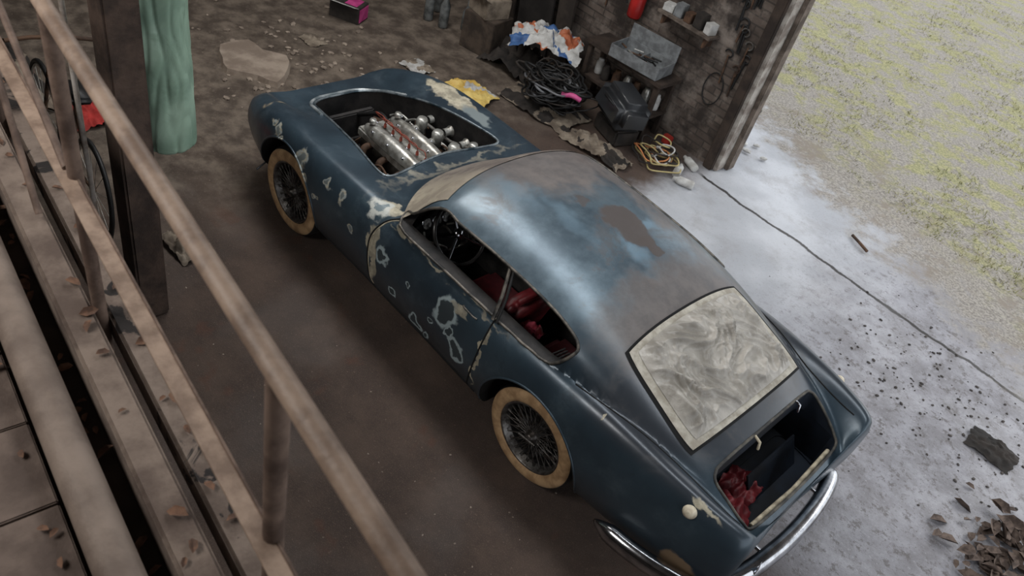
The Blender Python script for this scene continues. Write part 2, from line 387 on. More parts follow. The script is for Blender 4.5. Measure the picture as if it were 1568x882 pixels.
for x in (0,2.49):
    for s in (1,-1):
        poly=[(x+.385*math.cos(2*math.pi*i/48),.335+.385*math.sin(2*math.pi*i/48)) for i in range(48)]
        a,b=(.50,1.1) if s>0 else (-1.1,-.50)
        cut.append(prism('c_well',poly,a,b,'Y',WELL))
for c in cut:
    md=body.modifiers.new('b','BOOLEAN'); md.operation='DIFFERENCE'; md.solver='EXACT'; md.object=c
    try: md.material_mode='TRANSFER'
    except Exception: pass
dg=bpy.context.evaluated_depsgraph_get(); me=bpy.data.meshes.new_from_object(body.evaluated_get(dg))
body.modifiers.clear(); body.data=me
for c in cut: bpy.data.objects.remove(c)
try: me.set_sharp_from_angle(angle=math.radians(38))
except Exception: pass
CHROME=M('dull_chrome',(205,207,212),(160,162,168),.18,1.0,scale=12,bump=.03)
CREAM=M('cream_filler_edge',(196,186,162),(140,130,112),.7,scale=20)
BLACK=M('black_rubber',(30,30,31),(17,17,17),.55,scale=10)
GAP=M('shut_line_dark',(14,14,15),(8,8,8),.9,bump=0)
FRM=M('window_frame_dull',(120,114,106),(50,50,50),.45,.5,scale=14)
tube('window_frame_left',[side(p[0],p[1],1,.003) for p in WP],.009,FRM,car,True)
tube('window_frame_right',[side(p[0],p[1],-1,.003) for p in WP],.009,FRM,car,True)
tube('hood_opening_rim',[drop(p.x,p.y,.002) for p in hood],.009,M('hood_rim_metal',(150,160,166),(52,68,78),.35,.6,scale=9),car,True)
fh=sorted([p for p in hood if p.x>2.7],key=lambda p:p.y)
tube('hood_front_lip',[drop(p.x+.03,p.y*1.04,.002) for p in fh],.013,M('bare_metal_lip',(206,212,214),(120,132,138),.3,.4,scale=8),car)
tube('boot_opening_rim',[drop(p.x,p.y,.001) for p in boot],.008,M('boot_rubber_seal',(96,92,84),(46,46,46),.7,scale=12),car,True)
for s in (1,-1):
    door=smoothpts([(1.40,.855,0),(1.47,.80,0),(1.52,.66,0),(1.50,.45,0),(1.46,.33,0),(1.3,.285,0),(.9,.28,0),(.55,.285,0),(.50,.34,0),(.47,.55,0),(.46,.75,0),(.47,.865,0)],6)
    tube('door_shut_line',[side(p.x,p.y,s,.0) for p in door],.0055,GAP,car)
    tube('door_edge_cream',[side(p.x-.012,p.y,s,.0) for p in door if p.x>1.3 and p.y>.33],.004,CREAM,car)  # bare cream-coloured edge of the door
    tube('b_pillar',[(.47,.765*s,.86),(.50,.70*s,.98),(.57,.61*s,1.10)],.012,FRM,car)
    tube('b_pillar_rear',[(.44,.765*s,.86),(.47,.70*s,.98),(.54,.61*s,1.10)],.009,BLACK,car)
    tube('door_handle',[side(.56,.79,s,.004),side(.58,.79,s,.016),side(.66,.79,s,.016),side(.68,.79,s,.004)],.006,FRM,car)
    lip=[side(.392*math.cos(a),.335+.392*math.sin(a),s,.0) for a in [math.radians(d) for d in range(-8,190,6)]]
    tube('arch_lip_rear',lip,.007,PAINT,car)
    lip=[side(2.49+.392*math.cos(a),.335+.392*math.sin(a),s,.0) for a in [math.radians(d) for d in range(-8,190,6)]]
    tube('arch_lip_front',lip,.007,PAINT,car)
    tube('deck_wing_crease',[drop(x,(YB(x)+.012)*s,.0) for x in [-.12-.05*i for i in range(21)]],.004,GAP,car)  # dark line along the crease between deck and wing
    tube('sill_step',[side(x,.30,s,.0) for x in [.44+.06*i for i in range(28)]],.006,GAP,car)
def patch(name,fx,nu,nv,off,mat,wr=0,seed=0):
    bm=bmesh.new(); g=[]
    for i in range(nu+1):
        row=[]
        for j in range(nv+1):
            u=i/nu; v=j/nv*2-1
            x,y=fx(u,v)
            h=BVH.ray_cast(Vector((x,y,3)),Vector((0,0,-1))); p=h[0]
            edge=min(1,min(u,1-u)*9)*min(1,(1-abs(v))*7)
            q=Vector((x*4.2+y*2.2+seed,y*7-x*2.6,seed)); q=q+Vector((1,1,0))*noise.noise(q*.6)*1.3
            rid=max(0,1-abs(noise.noise(q))*3.2)**2
            rid2=max(0,1-abs(noise.noise(q*2.3+Vector((7,3,1))))*3)**2
            dz=off+wr*edge*(rid*.8+rid2*.4+.3*(noise.noise(q*.5)+.5))
            row.append(bm.verts.new(p+h[1]*dz))
        g.append(row)
    for i in range(nu):
        for j in range(nv): bm.faces.new((g[i][j],g[i+1][j],g[i+1][j+1],g[i][j+1]))
    bmesh.ops.recalc_face_normals(bm,faces=bm.faces)
    return finish(bm,name,mat,car)
def rw(scale,k=.07):
    def f(u,v):
        a=u*2-1;b=v
        a,b=a*math.sqrt(1-k*b**4),b*math.sqrt(1-k*a**4)
        a*=scale[0]; b*=scale[1]
        return -.47-a*.275+.02*(1-b*b)*(1 if a<0 else -.3), b*(.515+.015*a)
    return f
patch('rear_window_seal',rw((1.05,1.04)),30,40,.003,GAP)
patch('rear_window_tape',rw((1,1)),30,40,.007,M('masking_tape_cream',(192,187,175),(154,147,134),.8,scale=14))
def foilm():
    k=NT('wrinkled_plastic_sheet'); n=k.noise(3,5,.6,dist=1.2); n2=k.noise(18,5,.6,dist=1.5)
    k.base(k.mix(k.sm(n,.35,.65),lin((140,135,127)),lin((186,181,173)))); k.rough(.28); k.bump(n2,.25,.02); return k.m
patch('rear_window_plastic',rw((.89,.91)),110,130,.010,foilm(),.048,3)
def ws(u,v):
    y=v*.70*(1-.17*(1-u)); xb=1.655-.27*abs(v)**2.5; xt=1.25-.085*v*v
    return xt+(xb-xt)*u,y*(.98)
def wsm():
    k=NT('windscreen_masking_paper'); o=k.sep(); n=k.noise(4,6,.7)
    f=k.sm(k.math('ADD',o[1],k.math('MULTIPLY',k.math('SUBTRACT',n,.5),1.0)),.05,.55)
    k.base(k.mix(f,k.mix(k.sm(n,.4,.62),lin((106,97,92)),lin((134,125,116))),k.mix(k.sm(n,.4,.6),lin((182,172,152)),lin((144,134,120))))); k.rough(.7); k.bump(k.noise(14),.2,.01); return k.m
patch('windscreen_cover',ws,24,48,.005,wsm())
# wheels
TAN=M('tan_sidewall',(200,166,126),(158,126,92),.75,scale=12,bump=.15)
RIM=M('dusty_wheel_metal',(128,126,124),(74,68,64),.38,.8,scale=20)
RIMD=M('dark_rim_inside',(36,33,32),(22,20,20),.7,.3,scale=12)
def wheel(x,s,i):
    e=empty('wheel_%d'%i,(x,.685*s,.324)); e.parent=car
    R=.324
    prof=[(.222,.045,0),(.224,.072,0),(.245,.083,0),(.275,.086,0),(.298,.078,0),(.310,.068,1),(.322,.045,1),(R,.0,1),(.322,-.045,1),(.312,-.066,1),(.298,-.078,1),(.245,-.083,1),(.222,-.06,1)]
    lathe('tyre',[(r,h*s,m) for r,h,m in prof],[TAN,BLACK],e,64)
    lathe('rim',[(r,h*s,m) for r,h,m in [(.228,.074,0),(.221,.078,0),(.214,.070,0),(.208,.045,0),(.195,.03,1),(.19,-.03,1),(.22,-.06,1)]],[RIM,RIMD],e,64)
    lathe('hub',[(r,h*s,0) for r,h in [(.001,.085),(.022,.085),(.030,.075),(.034,.05),(.045,.04),(.045,-.03),(.055,-.05)]],RIM,e,24)
    lathe('brake_drum',[(r,h*s,0) for r,h in [(.001,-.045),(.17,-.045),(.185,-.06),(.185,-.12)]],RIMD,e,40)
    bm=bmesh.new()
    def rod(a,b,r):
        a=Vector(a);b=Vector(b);d=(b-a);q=d.to_track_quat('Z','Y').to_matrix()
        A=[];Bv=[]
        for t in range(4):
            o=q@Vector((r*math.cos(t*math.pi/2),r*math.sin(t*math.pi/2),0)); A.append(bm.verts.new(a+o)); Bv.append(bm.verts.new(b+o))
        for t in range(4): bm.faces.new((A[t],A[(t+1)%4],Bv[(t+1)%4],Bv[t]))
    n=24
    for t in range(n):
        a=2*math.pi*t/n
        for sg,y0,y1 in ((1,.045,.05),(-1,.045,.05),(1,-.02,.03)):
            b=a+sg*.42+(.13 if y0<0 else 0)
            rod((.036*math.cos(a),y0*s,.036*math.sin(a)),(.207*math.cos(b),y1*s,.207*math.sin(b)),.0028)
    rod((-.062,.088*s,.012),(.062,.088*s,-.012),.011)
    finish(bm,'wire_spokes',RIM,e)
wi=1
for x in (2.49,0):
    for s in (1,-1): wheel(x,s,wi); wi+=1
tube('axle_rear',[(0,-.62,.324),(0,.62,.324)],.035,WELL,car); tube('axle_front',[(2.49,-.62,.30),(2.49,.62,.30)],.03,WELL,car)
bp=smoothpts([(-.58,.845,.36),(-.80,.84,.39),(-1.0,.80,.41),(-1.16,.72,.42),(-1.25,.52,.435),(-1.29,.25,.445),(-1.30,0,.445),(-1.285,-.25,.445),(-1.25,-.44,.44),(-1.20,-.54,.43)],8)
def bar(name,pts,h,t,mat,parent):
    bm=bmesh.new(); rings=[]
    for i,p in enumerate(pts):
        d=(pts[min(i+1,len(pts)-1)]-pts[max(i-1,0)]).normalized(); out=d.cross(Vector((0,0,1))).normalized()
        e=min(1,min(i,len(pts)-1-i)/5+.15)
        r=[]
        for k in range(12):
            a=2*math.pi*k/12; r.append(bm.verts.new(p+out*math.cos(a)*t*e+Vector((0,0,math.sin(a)*h*e))))
        rings.append(r)
    for i in range(len(rings)-1):
        for k in range(12): bm.faces.new((rings[i][k],rings[i][(k+1)%12],rings[i+1][(k+1)%12],rings[i+1][k]))
    bm.faces.new(rings[0]); bm.faces.new(rings[-1][::-1]); bmesh.ops.recalc_face_normals(bm,faces=bm.faces)
    return finish(bm,name,mat,parent)
bar('rear_bumper',bp,.060,.048,CHROME,car)
bar('overrider',[Vector((-1.315+.003*i,.44,.36+.022*i)) for i in range(10)],.02,.028,CHROME,car)
for y in (.30,-.30): tube('bumper_bracket',[(-1.26,y,.45),(-1.15,y,.45)],.012,CHROME,car)
LMP=M('lamp_cream_plastic',(232,222,198),(196,184,162),.3,scale=20)
for s in (1,-1):
    p=side(-.93,.82,s,.0)
    lathe('tail_lamp',[(.001,.034,0),(.014,.032,0),(.026,.022,0),(.032,.006,0),(.036,0,1),(.04,-.012,1)],[LMP,CHROME],car,24,'Y',p,(math.radians(35) if s>0 else math.radians(145),0,math.radians(10*s)))
lathe('grille_surround',[(.10,0,0),(.115,.012,0),(.12,0,0)],CHROME,car,40,'Y',(3.285,0,.49),(0,0,math.radians(-90)),fn=lambda c,a,h:Vector((c.x*2.6,c.y,c.z*.55)))
for i in range(9): tube('grille_bar',[(3.284,-.22+.055*i,.45),(3.284,-.22+.055*i,.53)],.004,CHROME,car)
for s in (1,-1): lathe('headlamp_bowl',[(.001,-.01,1),(.06,0,1),(.075,.012,0),(.085,0,0)],[CHROME,DARKIN],car,32,'Y',(3.295,.47*s,.50),(0,0,math.radians(-90)))
REDC=M('red_leather',(134,44,50),(88,28,34),.5,scale=8,bump=.15)
PINK=M('pink_red_cloth',(206,84,106),(150,48,66),.8,scale=8)
cloth('boot_red_trim',(-1.0,.33,.44),.26,.30,.18,REDC,2,24,.3,car,3)
cloth('boot_red_trim_b',(-.95,.08,.44),.2,.24,.14,REDC,5,24,.1,car,3)
box('boot_lining_board',(-1.0,-.15,.50),(.012,.5,.2),BLUEIN,car,.003,(0,.5,0))
tube('boot_hinge',[(-.87,.12,.87),(-.91,.13,.865),(-.92,.13,.82)],.008,CREAM,car); tube('boot_hinge_b',[(-.87,-.30,.87),(-.90,-.30,.865),(-.91,-.30,.82)],.008,CHROME,car)
tube('boot_sill_bar',[(-1.145,-.40,.655),(-1.16,0,.645),(-1.145,.40,.655)],.013,CREAM,car)
def rbox(name,size,mat,parent,loc,rot,off):
    bm=bmesh.new(); bmesh.ops.create_cube(bm,size=1)
    for v in bm.verts: v.co=Vector((v.co.x*size[0],v.co.y*size[1]*(1-.10*(v.co.z+.5) if size[2]>size[0] else 1),v.co.z*size[2]))
    bmesh.ops.bevel(bm,geom=list(bm.edges),offset=off,segments=4,affect='EDGES'); return finish(bm,name,mat,parent,True,loc,rot)
def seat(x,y,i,sc=1):
    e=empty('seat_%d'%i,(x,y,0)); e.parent=car
    rbox('cushion',(.46*sc,.46*sc,.14),REDC,e,(.12*sc,0,.42),(0,0,0),.05)
    rbox('backrest',(.12,.46*sc,.46*sc),REDC,e,(-.13*sc,0,.60),(0,-.28,0),.045)
    for t in (-.09,.0,.09): tube('piping',[(-.05-.02,t*sc,.47),(-.115,t*sc,.70)],.005,DARKIN,e)
seat(.72,.33,1);seat(.72,-.33,2)
seat(.12,.30,3,.8);seat(.12,-.30,4,.8)
box('transmission_tunnel',(.7,0,.42),(1.3,.16,.2),DARKIN,car,.04)
cloth('pink_cloth_on_seat',(.42,.46,.63),.15,.14,.08,[PINK,PINK,REDC],4,24,.2,car,3)
cloth('pink_cloth_on_seat_b',(.28,.55,.60),.14,.12,.08,[PINK,WOODG],6,24,.2,car,3)
e=empty('rear_vent_panel',(.05,.58,.82)); e.parent=car; e.rotation_euler=(.2,-.1,0)
VP=M('grey_ribbed_trim',(110,108,108),(74,72,74),.6,scale=40)
for i in range(9): box('rib_%d'%i,(.018*i-.07,0,0),(.010,.12,.012),VP,e,.002)
db=smoothpts([(1.36,-.64,.74),(1.40,-.3,.77),(1.42,0,.77),(1.40,.3,.77),(1.36,.64,.74)],6)
bar('dashboard',db,.085,.04,BLACK,car)
GF=M('gauge_face',(190,190,186),(40,40,40),.3,scale=60)
for i,y in enumerate((.52,.44,.36,.28,.12,0,-.12)):
    lathe('gauge_%d'%i,[(.001,.004,1),(.03,.004,1),(.034,.01,0),(.036,0,0)],[CHROME,GF],car,20,'Y',(1.352,y,.79),(math.radians(20),0,math.radians(90)))
sw=empty('steering_wheel_assembly',(1.17,.40,.80)); sw.parent=car; sw.rotation_euler=(0,math.radians(-50),0)
tube('wheel_rim',[(.19*math.cos(a),.19*math.sin(a),0) for a in [2*math.pi*i/48 for i in range(48)]],.013,M('steering_wheel_black',(52,50,50),(34,34,34),.2,scale=9,bump=0),sw,True)
for a in (0,2.3,-2.3): tube('spoke',[(0,0,-.02),(.19*math.cos(a),.19*math.sin(a),0)],.009,CHROME,sw)
lathe('horn_boss',[(.001,.01,0),(.03,.005,0),(.04,-.02,0),(.02,-.03,0)],CHROME,sw,24,'Z')
tube('steering_column',[(0,0,-.02),(0,0,-.35)],.018,CHROME,sw)
SILV=M('cast_aluminium',(200,200,195),(140,137,130),.34,.6,scale=14,bump=.15)
RUST=M('rusty_brown_metal',(104,78,60),(58,44,36),.8,.2,scale=9)
for i in range(18):
    a=random.uniform(-.2,.62)
    tube('dash_wiring_%d'%i,smoothpts([(1.30,a,.78),(1.24,a+random.uniform(-.15,.12),.72+random.random()*.08),(1.26,a+random.uniform(-.2,.05),.60),(1.36,a,.48)],6),.007,random.choice([BLACK,SILV,FRM,SILV]),car)
# engine
eng=empty('engine',(0,0,0)); eng.parent=car
box('block',(2.22,.03,.50),(.66,.28,.26),M('engine_block_grey',(104,100,94),(66,62,58),.5,.5,scale=12),eng,.02)
box('head',(2.22,.03,.655),(.68,.32,.07),SILV,eng,.012)
for nm,y in (('cam_cover_left',.135),('cam_cover_right',-.085)):
    bm=bmesh.new(); n=28; rings=[]
    for i in range(n+1):
        x=1.90+.62*i/n; e=min(1,math.sin(math.pi*min(1,max(0,(i+.4)/(n+.8))))**.25)
        bulge=1+.05*math.sin(i/n*math.pi*6)**2
        r=[bm.verts.new((x,y+.062*e*bulge*math.cos(a),.69+.075*e*math.sin(a))) for a in [math.pi*k/12 for k in range(13)]]
        rings.append(r)
    for i in range(n):
        for k in range(12): bm.faces.new((rings[i][k],rings[i][k+1],rings[i+1][k+1],rings[i+1][k]))
    bm.faces.new(rings[0]);bm.faces.new(rings[-1][::-1]); bmesh.ops.recalc_face_normals(bm,faces=bm.faces)
    finish(bm,nm,SILV,eng)
    for i in range(7): lathe('cover_bolt',[(.001,.012),(.009,.01),(.011,0)],CHROME,eng,10,'Z',(1.95+.088*i,y+(.05 if i%2 else -.05),.735))
    lathe('oil_cap',[(.001,.03),(.022,.03),(.026,.02),(.026,0)],SILV,eng,20,'Z',(2.46,y,.76))
REDW=M('red_ignition_leads',(160,76,58),(118,52,40),.5,scale=20)
for i in range(6):
    x=1.98+i*.095
    tube('ignition_lead_%d'%i,smoothpts([(x,.025,.70),(x,.03,.755),(x+.04,.02,.765),(x+.12,.03,.76),(2.50,.02,.74)],6),.0035,REDW,eng)
    lathe('spark_cap_%d'%i,[(.001,.03),(.010,.028),(.012,0)],REDW,eng,10,'Z',(x,.025,.70))
for i in range(3):
    x=2.02+i*.19
    lathe('carburettor_%d'%i,[(.001,.12),(.035,.12),(.045,.10),(.045,.05),(.035,.04),(.04,0),(.001,0)],SILV,eng,24,'Z',(x,-.27,.62))
    tube('intake_%d'%i,[(x,-.14,.66),(x,-.25,.66)],.028,SILV,eng)
    lathe('air_trumpet_%d'%i,[(.03,0),(.032,.05),(.045,.07)],SILV,eng,24,'Y',(x+.06,-.38,.66),(0,0,math.pi))
    tube('exhaust_%d'%i,smoothpts([(x,.18,.62),(x,.24,.60),(x-.05,.27,.50),(x-.15,.27,.40)],6),.025,RUST,eng)
lathe('front_pulley',[(.001,.02),(.08,.02),(.085,0),(.08,-.02),(.001,-.02)],DARKIN,eng,32,'Y',(2.60,.03,.50),(0,0,math.pi/2))
for i,a in enumerate((0,1.57,3.14,4.71)): box('fan_blade_%d'%i,(2.65,.03+.07*math.cos(a),.48+.07*math.sin(a)),(.006,.11,.05),RUST,eng,.001,(a,0,.3))
box('radiator',(2.90,0,.45),(.05,.40,.22),DARKIN,eng,.01)
tube('hose',smoothpts([(2.52,-.05,.68),(2.65,-.08,.67),(2.78,-.06,.60),(2.88,-.05,.54)],6),.018,BLACK,eng)
CTG=M('chassis_tube_grey',(118,116,112),(72,66,62),.6,.3)
for s in (1,-1):
    tube('chassis_rail',[(3.0,.24*s,.40),(2.5,.33*s,.50),(1.9,.40*s,.50)],.03,RUST,eng)
    tube('suspension_tower_brace',[(2.5,.33*s,.66),(2.2,.40*s,.62),(1.88,.44*s,.70)],.014,CTG,eng)
    lathe('damper_top',[(.001,.04),(.04,.04),(.05,.02),(.05,-.1)],RUST,eng,20,'Z',(2.47,.33*s,.62))
for i in range(18):
    p=(random.uniform(1.92,2.6),random.choice([random.uniform(.24,.38),random.uniform(-.38,-.3)]),random.uniform(.5,.64))
    tube('bay_pipe_%d'%i,smoothpts([p,(p[0]+.1,p[1]*.95,p[2]+.02),(p[0]+.2,p[1]*.88,p[2]-.04)],5),.009,random.choice([BLACK,SILV,RUST,CTG]),eng)
lathe('brake_reservoir',[(.001,.09),(.03,.09),(.035,.07),(.035,0)],SILV,eng,20,'Z',(1.96,-.40,.66)); box('heater_box',(1.93,-.2,.70),(.10,.16,.1),SILV,eng,.01)
# ------------------------------------------------------------------ LOFT with railing
dx,dy=.9955,-.0948
def lp(s,n,z): return Vector((s*dx-n*dy, 2.69+s*dy+n*dx, z))
RA=math.atan2(dy,dx)
PIPE=M('dusty_tan_paint_pipe',(158,136,119),(118,98,84),.55,scale=11,bump=.25,bscale=60)
PIPE2=M('rusty_rail_metal',(120,100,88),(80,63,54),.7,.1,scale=10,bump=.3,bscale=60)
BEAMM=M('dusty_beam_wood',(126,111,100),(86,72,64),.85,scale=5,bump=.5,bscale=45)
FLM=M('loft_board_wood',(112,97,88),(77,64,57),.85,scale=4,bump=.5,bscale=40)
def ledgem():
    k=NT('stained_ledge_wood'); n=k.noise(5,6,.7)
    c=k.mix(k.sm(n,.35,.65),lin((120,106,96)),lin((86,73,65))); c=k.mix(k.sm(k.noise(7,5,.6,dist=.6),.58,.62),c,lin((26,20,18))); k.base(c); k.rough(.85); k.bump(k.noise(40),.4); return k.m
rail=empty('metal_railing')
tube('top_rail',[lp(s,0,2.77) for s in (-2.6,-1,0,1,2,3.4)],.0215,PIPE,rail,seg=16)
for i,s in enumerate((-.655,.635,1.93)):
    tube('post_%d'%i,[lp(s,0,1.42),lp(s,0,2.76)],.022,PIPE2,rail,seg=16)
def lbox(name,s0,s1,n0,n1,z0,z1,mat,parent=None,bev=.006):
    c=lp((s0+s1)/2,(n0+n1)/2,(z0+z1)/2)
    return box(name,c,(s1-s0,n1-n0,z1-z0),mat,parent,bev,(0,0,RA))
lbox('mid_rail_flange',-2.6,3.4,.0,.045,2.266,2.272,PIPE,rail,.001)
lbox('mid_rail_web',-2.6,3.4,-.004,.003,2.23,2.275,PIPE2,rail,.001)
tube('brace_bar',[lp(.64,.02,2.30),lp(1.93,.0,2.70)],.011,PIPE2,rail)
tube('brace_bar_b',[lp(1.1,.05,1.80),lp(1.9,.02,2.7)],.012,PIPE2,rail)
loft=empty('loft_platform')
for i in range(22):
    s0=-3+i*.30
    lbox('floor_board_%d'%i,s0,s0+.294,.30,2.1,1.66,1.70+random.uniform(0,.004),FLM,loft,.004)
lbox('edge_beam',-3,3.6,.025,.12,1.62,1.775,BEAMM,loft,.010)
lbox('outer_ledge',-3,3.6,-.125,-.024,1.58,1.70,ledgem(),loft,.010)
lbox('gutter_bottom',-3,3.6,.10,.32,1.60,1.63,WOODD,loft,.002)
tube('edge_pipe',[lp(s,.235,1.735) for s in (-3,-1,0,1,2,3.6)],.056,M('dusty_large_pipe',(132,117,106),(102,88,79),.7,scale=5,bump=.25,bscale=50),loft,seg=24)
for s in (-2.4,.3,3.2):
    p=lp(s,.5,0); box('loft_support_%d'%int(s+5),(p.x,p.y,.80),(.12,.12,1.60),WOODD,loft,.006)
LEAF=M('dry_brown_leaf',(116,84,64),(78,56,44),.8,scale=30,bump=.2)
def leaves(name,pts,size,mat):
    bm=bmesh.new()
    for p in pts:
        a=random.uniform(0,6.28);L=size*random.uniform(.5,1.3);w=L*.5
        R=Matrix.Rotation(a,3,'Z')@Matrix.Rotation(random.uniform(-.6,.6),3,'X')
        cs=[(-L/2,0,.0),(-L*.2,w/2,.25*L),(L*.25,w*.45,.3*L),(L/2,0,.12*L),(L*.25,-w*.45,.28*L),(-L*.2,-w/2,.22*L)]
        mid=bm.verts.new(Vector(p)+R@Vector((0,0,.04*L)))
        vs=[bm.verts.new(Vector(p)+R@Vector(c)) for c in cs]
        for i in range(6): bm.faces.new((mid,vs[i],vs[(i+1)%6]))
    return finish(bm,name,mat)
lv=[]
for i in range(110):
    s=random.uniform(-1.6,2.4); n,z=random.choice([(.15,1.64),(.07,1.78),(-.08,1.705),(.33,1.71),(.15,1.66)])
    lv.append(lp(s,n+random.uniform(-.03,.03),z))
leaves('dry_leaves',lv,.05,LEAF)
# ------------------------------------------------------------------ post, bag, thin pipes
tp=empty('timber_post')
box('timber',(2.2,1.90,2.4),(.18,.17,4.8),M('old_post_timber',(80,64,55),(50,39,33),.85,scale=6,bump=.6,bscale=30),tp,.012,(0,0,.0))
pv=empty('vertical_conduit')
tube('conduit_a',[(2.42,2.05,0),(2.42,2.05,4.8)],.014,M('pale_conduit',(200,192,184),(150,136,124),.5,scale=12),pv)
tube('conduit_b',[(2.36,2.12,0),(2.36,2.12,4.8)],.010,WOODG,pv)
GREEN=NT('green_plastic_sack'); nn=GREEN.noise(3,4,.5,dist=.6)
GREEN.base(GREEN.mix(GREEN.sm(nn,.35,.65),lin((158,184,164)),lin((124,150,132)))); GREEN.rough(.36); GREEN.bump(GREEN.noise(5,3,.5,dist=1.5),.35,.03)
bag=empty('green_plastic_bag')
pr=[(.001,1.07),(.09,1.072),(.140,1.09),(.154,1.14),(.157,1.32),(.152,1.5),(.156,1.7),(.148,1.9),(.150,2.1),(.135,2.3),(.09,2.5),(.05,2.65),(.03,2.7),(.05,2.78)]
pp=smoothpts([(a,b,0) for a,b in pr],8)
def bagfn(c,a,h):
    q=Vector((math.cos(a)*1.3,math.sin(a)*1.3,h*2.6))
    crease=max(0,1-abs(noise.noise(Vector((math.cos(a)*2.2+h*1.2,math.sin(a)*2.2,h*3.2))))*5)
    f=1+.03*math.sin(a*5+h*2)*sstep(1.1,1.4,h)+.11*noise.noise(q)-.06*crease
    return Vector((c.x*f,c.y*f,c.z))
lathe('sack',[(max(.001,p.x),p.y) for p in pp],GREEN.m,bag,120,'Z',(2.33,1.65,0),fn=bagfn)
tube('hanging_rope',[(2.33,1.65,2.75),(2.33,1.65,4.82)],.008,WOODG,bag)
bk=empty('old_bicycle',(3.0,1.90,0)); bk.rotation_euler=(.10,0,-.08)
for cx in (0,1.02):
    tube('tyre',[(cx+.33*math.cos(a),0,.35+.33*math.sin(a)) for a in [2*math.pi*i/40 for i in range(40)]],.016,BLACK,bk,True)
    tube('rim',[(cx+.305*math.cos(a),0,.35+.305*math.sin(a)) for a in [2*math.pi*i/40 for i in range(40)]],.009,SILV,bk,True)
    for i in range(14):
        a=2*math.pi*i/14; tube('spoke_%d'%i,[(cx,0,.35),(cx+.30*math.cos(a),0,.35+.30*math.sin(a))],.002,SILV,bk)
for nm,pts in (('down_tube',[(.40,0,.30),(.86,0,.78)]),('seat_tube',[(.40,0,.30),(.30,0,.86)]),('top_tube',[(.32,0,.78),(.86,0,.82)]),('chain_stay',[(.40,0,.30),(0,0,.35)]),('seat_stay',[(.32,0,.76),(0,0,.35)]),('fork',[(.84,0,.92),(.88,0,.72),(1.02,0,.35)]),('handlebar',[(.80,-.26,.98),(.86,-.1,.97),(.86,.1,.97),(.80,.26,.98)])):
    tube(nm,pts,.014,RUST,bk)
rbox('saddle',(.26,.13,.05),BLACK,bk,(.28,0,.90),(0,0,0),.02)
# ------------------------------------------------------------------ clutter on the right wall
YEL=M('yellow_bag',(226,200,120),(202,164,80),.6,scale=6)
WHITE=M('white_paper',(206,206,204),(164,162,158),.7,scale=9)
BLUEP=M('blue_print',(66,104,156),(48,78,124),.6,scale=9); ORNG=M('orange_print',(186,112,76),(150,78,52),.6,scale=9)
BEIGE=M('dirty_beige_cloth',(146,134,119),(98,87,76),.9,scale=8,bump=.4)
DKC=M('dark_rag',(56,50,46),(34,31,29),.9,scale=8,bump=.4)
cloth('yellow_sack',(3.46,-1.75,0),.50,.5,.14,[YEL,YEL,YEL,WHITE],3,30,.4)
cloth('printed_paper_sack',(3.46,-2.76,.38),.74,.56,.26,[BLUEP,WHITE,WHITE,WHITE,WHITE,ORNG],6,40,.6)
cloth('beige_cloth',(2.20,-2.34,0),.70,.28,.15,[BEIGE,BEIGE,DKC],9,36,.15)
cloth('dark_tarpaulin',(3.72,-2.72,0),.7,.55,.30,DKC,15,36,.1)
cb=empty('cable_pile')
cloth('tarpaulin_under_cables',(3.0,-2.42,0),.85,.55,.10,[DKC,BEIGE,DKC],11,40,.1,cb)
GCB=M('grey_cable',(120,122,126),(86,86,90),.5)
for i in range(50):
    cx,cy=2.95+random.gauss(0,.10),-2.45+random.gauss(0,.09); r=random.uniform(.09,.24); z=.14+random.random()*.26; ti=random.uniform(-.6,.6);tj=random.uniform(-.6,.6)
    pts=[]
    for k in range(30):
        a=2*math.pi*k/30; rr=r*(1+.25*math.sin(3*a+i)+.1*math.sin(5*a))
        pts.append((cx+rr*math.cos(a),cy+rr*math.sin(a)*.8,max(.06,z+.5*rr*(ti*math.cos(a)+tj*math.sin(a)))))
    tube('cable_%d'%i,pts,random.choice([.007,.010,.013]),random.choice([BLACK,BLACK,BLACK,DKC,GCB]),cb,True)
tube('pink_sleeve',smoothpts([(2.72,-2.26,.34),(2.64,-2.32,.36),(2.58,-2.38,.33)],5),.026,M('pink_plastic',(214,96,150),(180,66,120),.5),cb)
cs=empty('black_plastic_case')
bm=bmesh.new(); bmesh.ops.create_cube(bm,size=1)
for v in bm.verts: v.co=Vector((v.co.x*(.56-.05*(v.co.z+.5)),v.co.y*(.42-.04*(v.co.z+.5)),v.co.z*.30))
bmesh.ops.bevel(bm,geom=list(bm.edges),offset=.08,segments=8,affect='EDGES')
cb_=finish(bm,'case_body',M('black_glossy_plastic',(52,54,57),(42,43,45),.3,scale=3,bump=0),cs,False,(2.30,-2.70,.36),(.12,-.10,-.35))
for p in cb_.data.polygons: p.use_smooth=p.area<.02
tube('case_handle',[(2.24,-2.44,.46),(2.26,-2.41,.49),(2.38,-2.46,.49),(2.38,-2.49,.46)],.010,BLACK,cs)
box('case_stand',(2.32,-2.74,.09),(.40,.28,.17),DKC,cs,.02,(0,0,-.3))
tb=empty('metal_toolbox',(2.50,-3.04,.632)); tb.rotation_euler=(.0,0,.12)
TBM=M('grey_box_metal',(150,154,156),(116,118,120),.45,.2,scale=12)
for nm,c,s_ in (('base',(0,0,0),(.56,.30,.01)),('side_a',(0,.15,.06),(.56,.01,.12)),('side_b',(0,-.15,.06),(.56,.01,.12)),('end_a',(.28,0,.06),(.01,.30,.12)),('end_b',(-.28,0,.06),(.01,.30,.12)),('lid',(0,-.165,.19),(.56,.01,.16)),('tray_divider',(0,0,.05),(.01,.28,.08))):
    box(nm,c,s_,TBM,tb,.002)
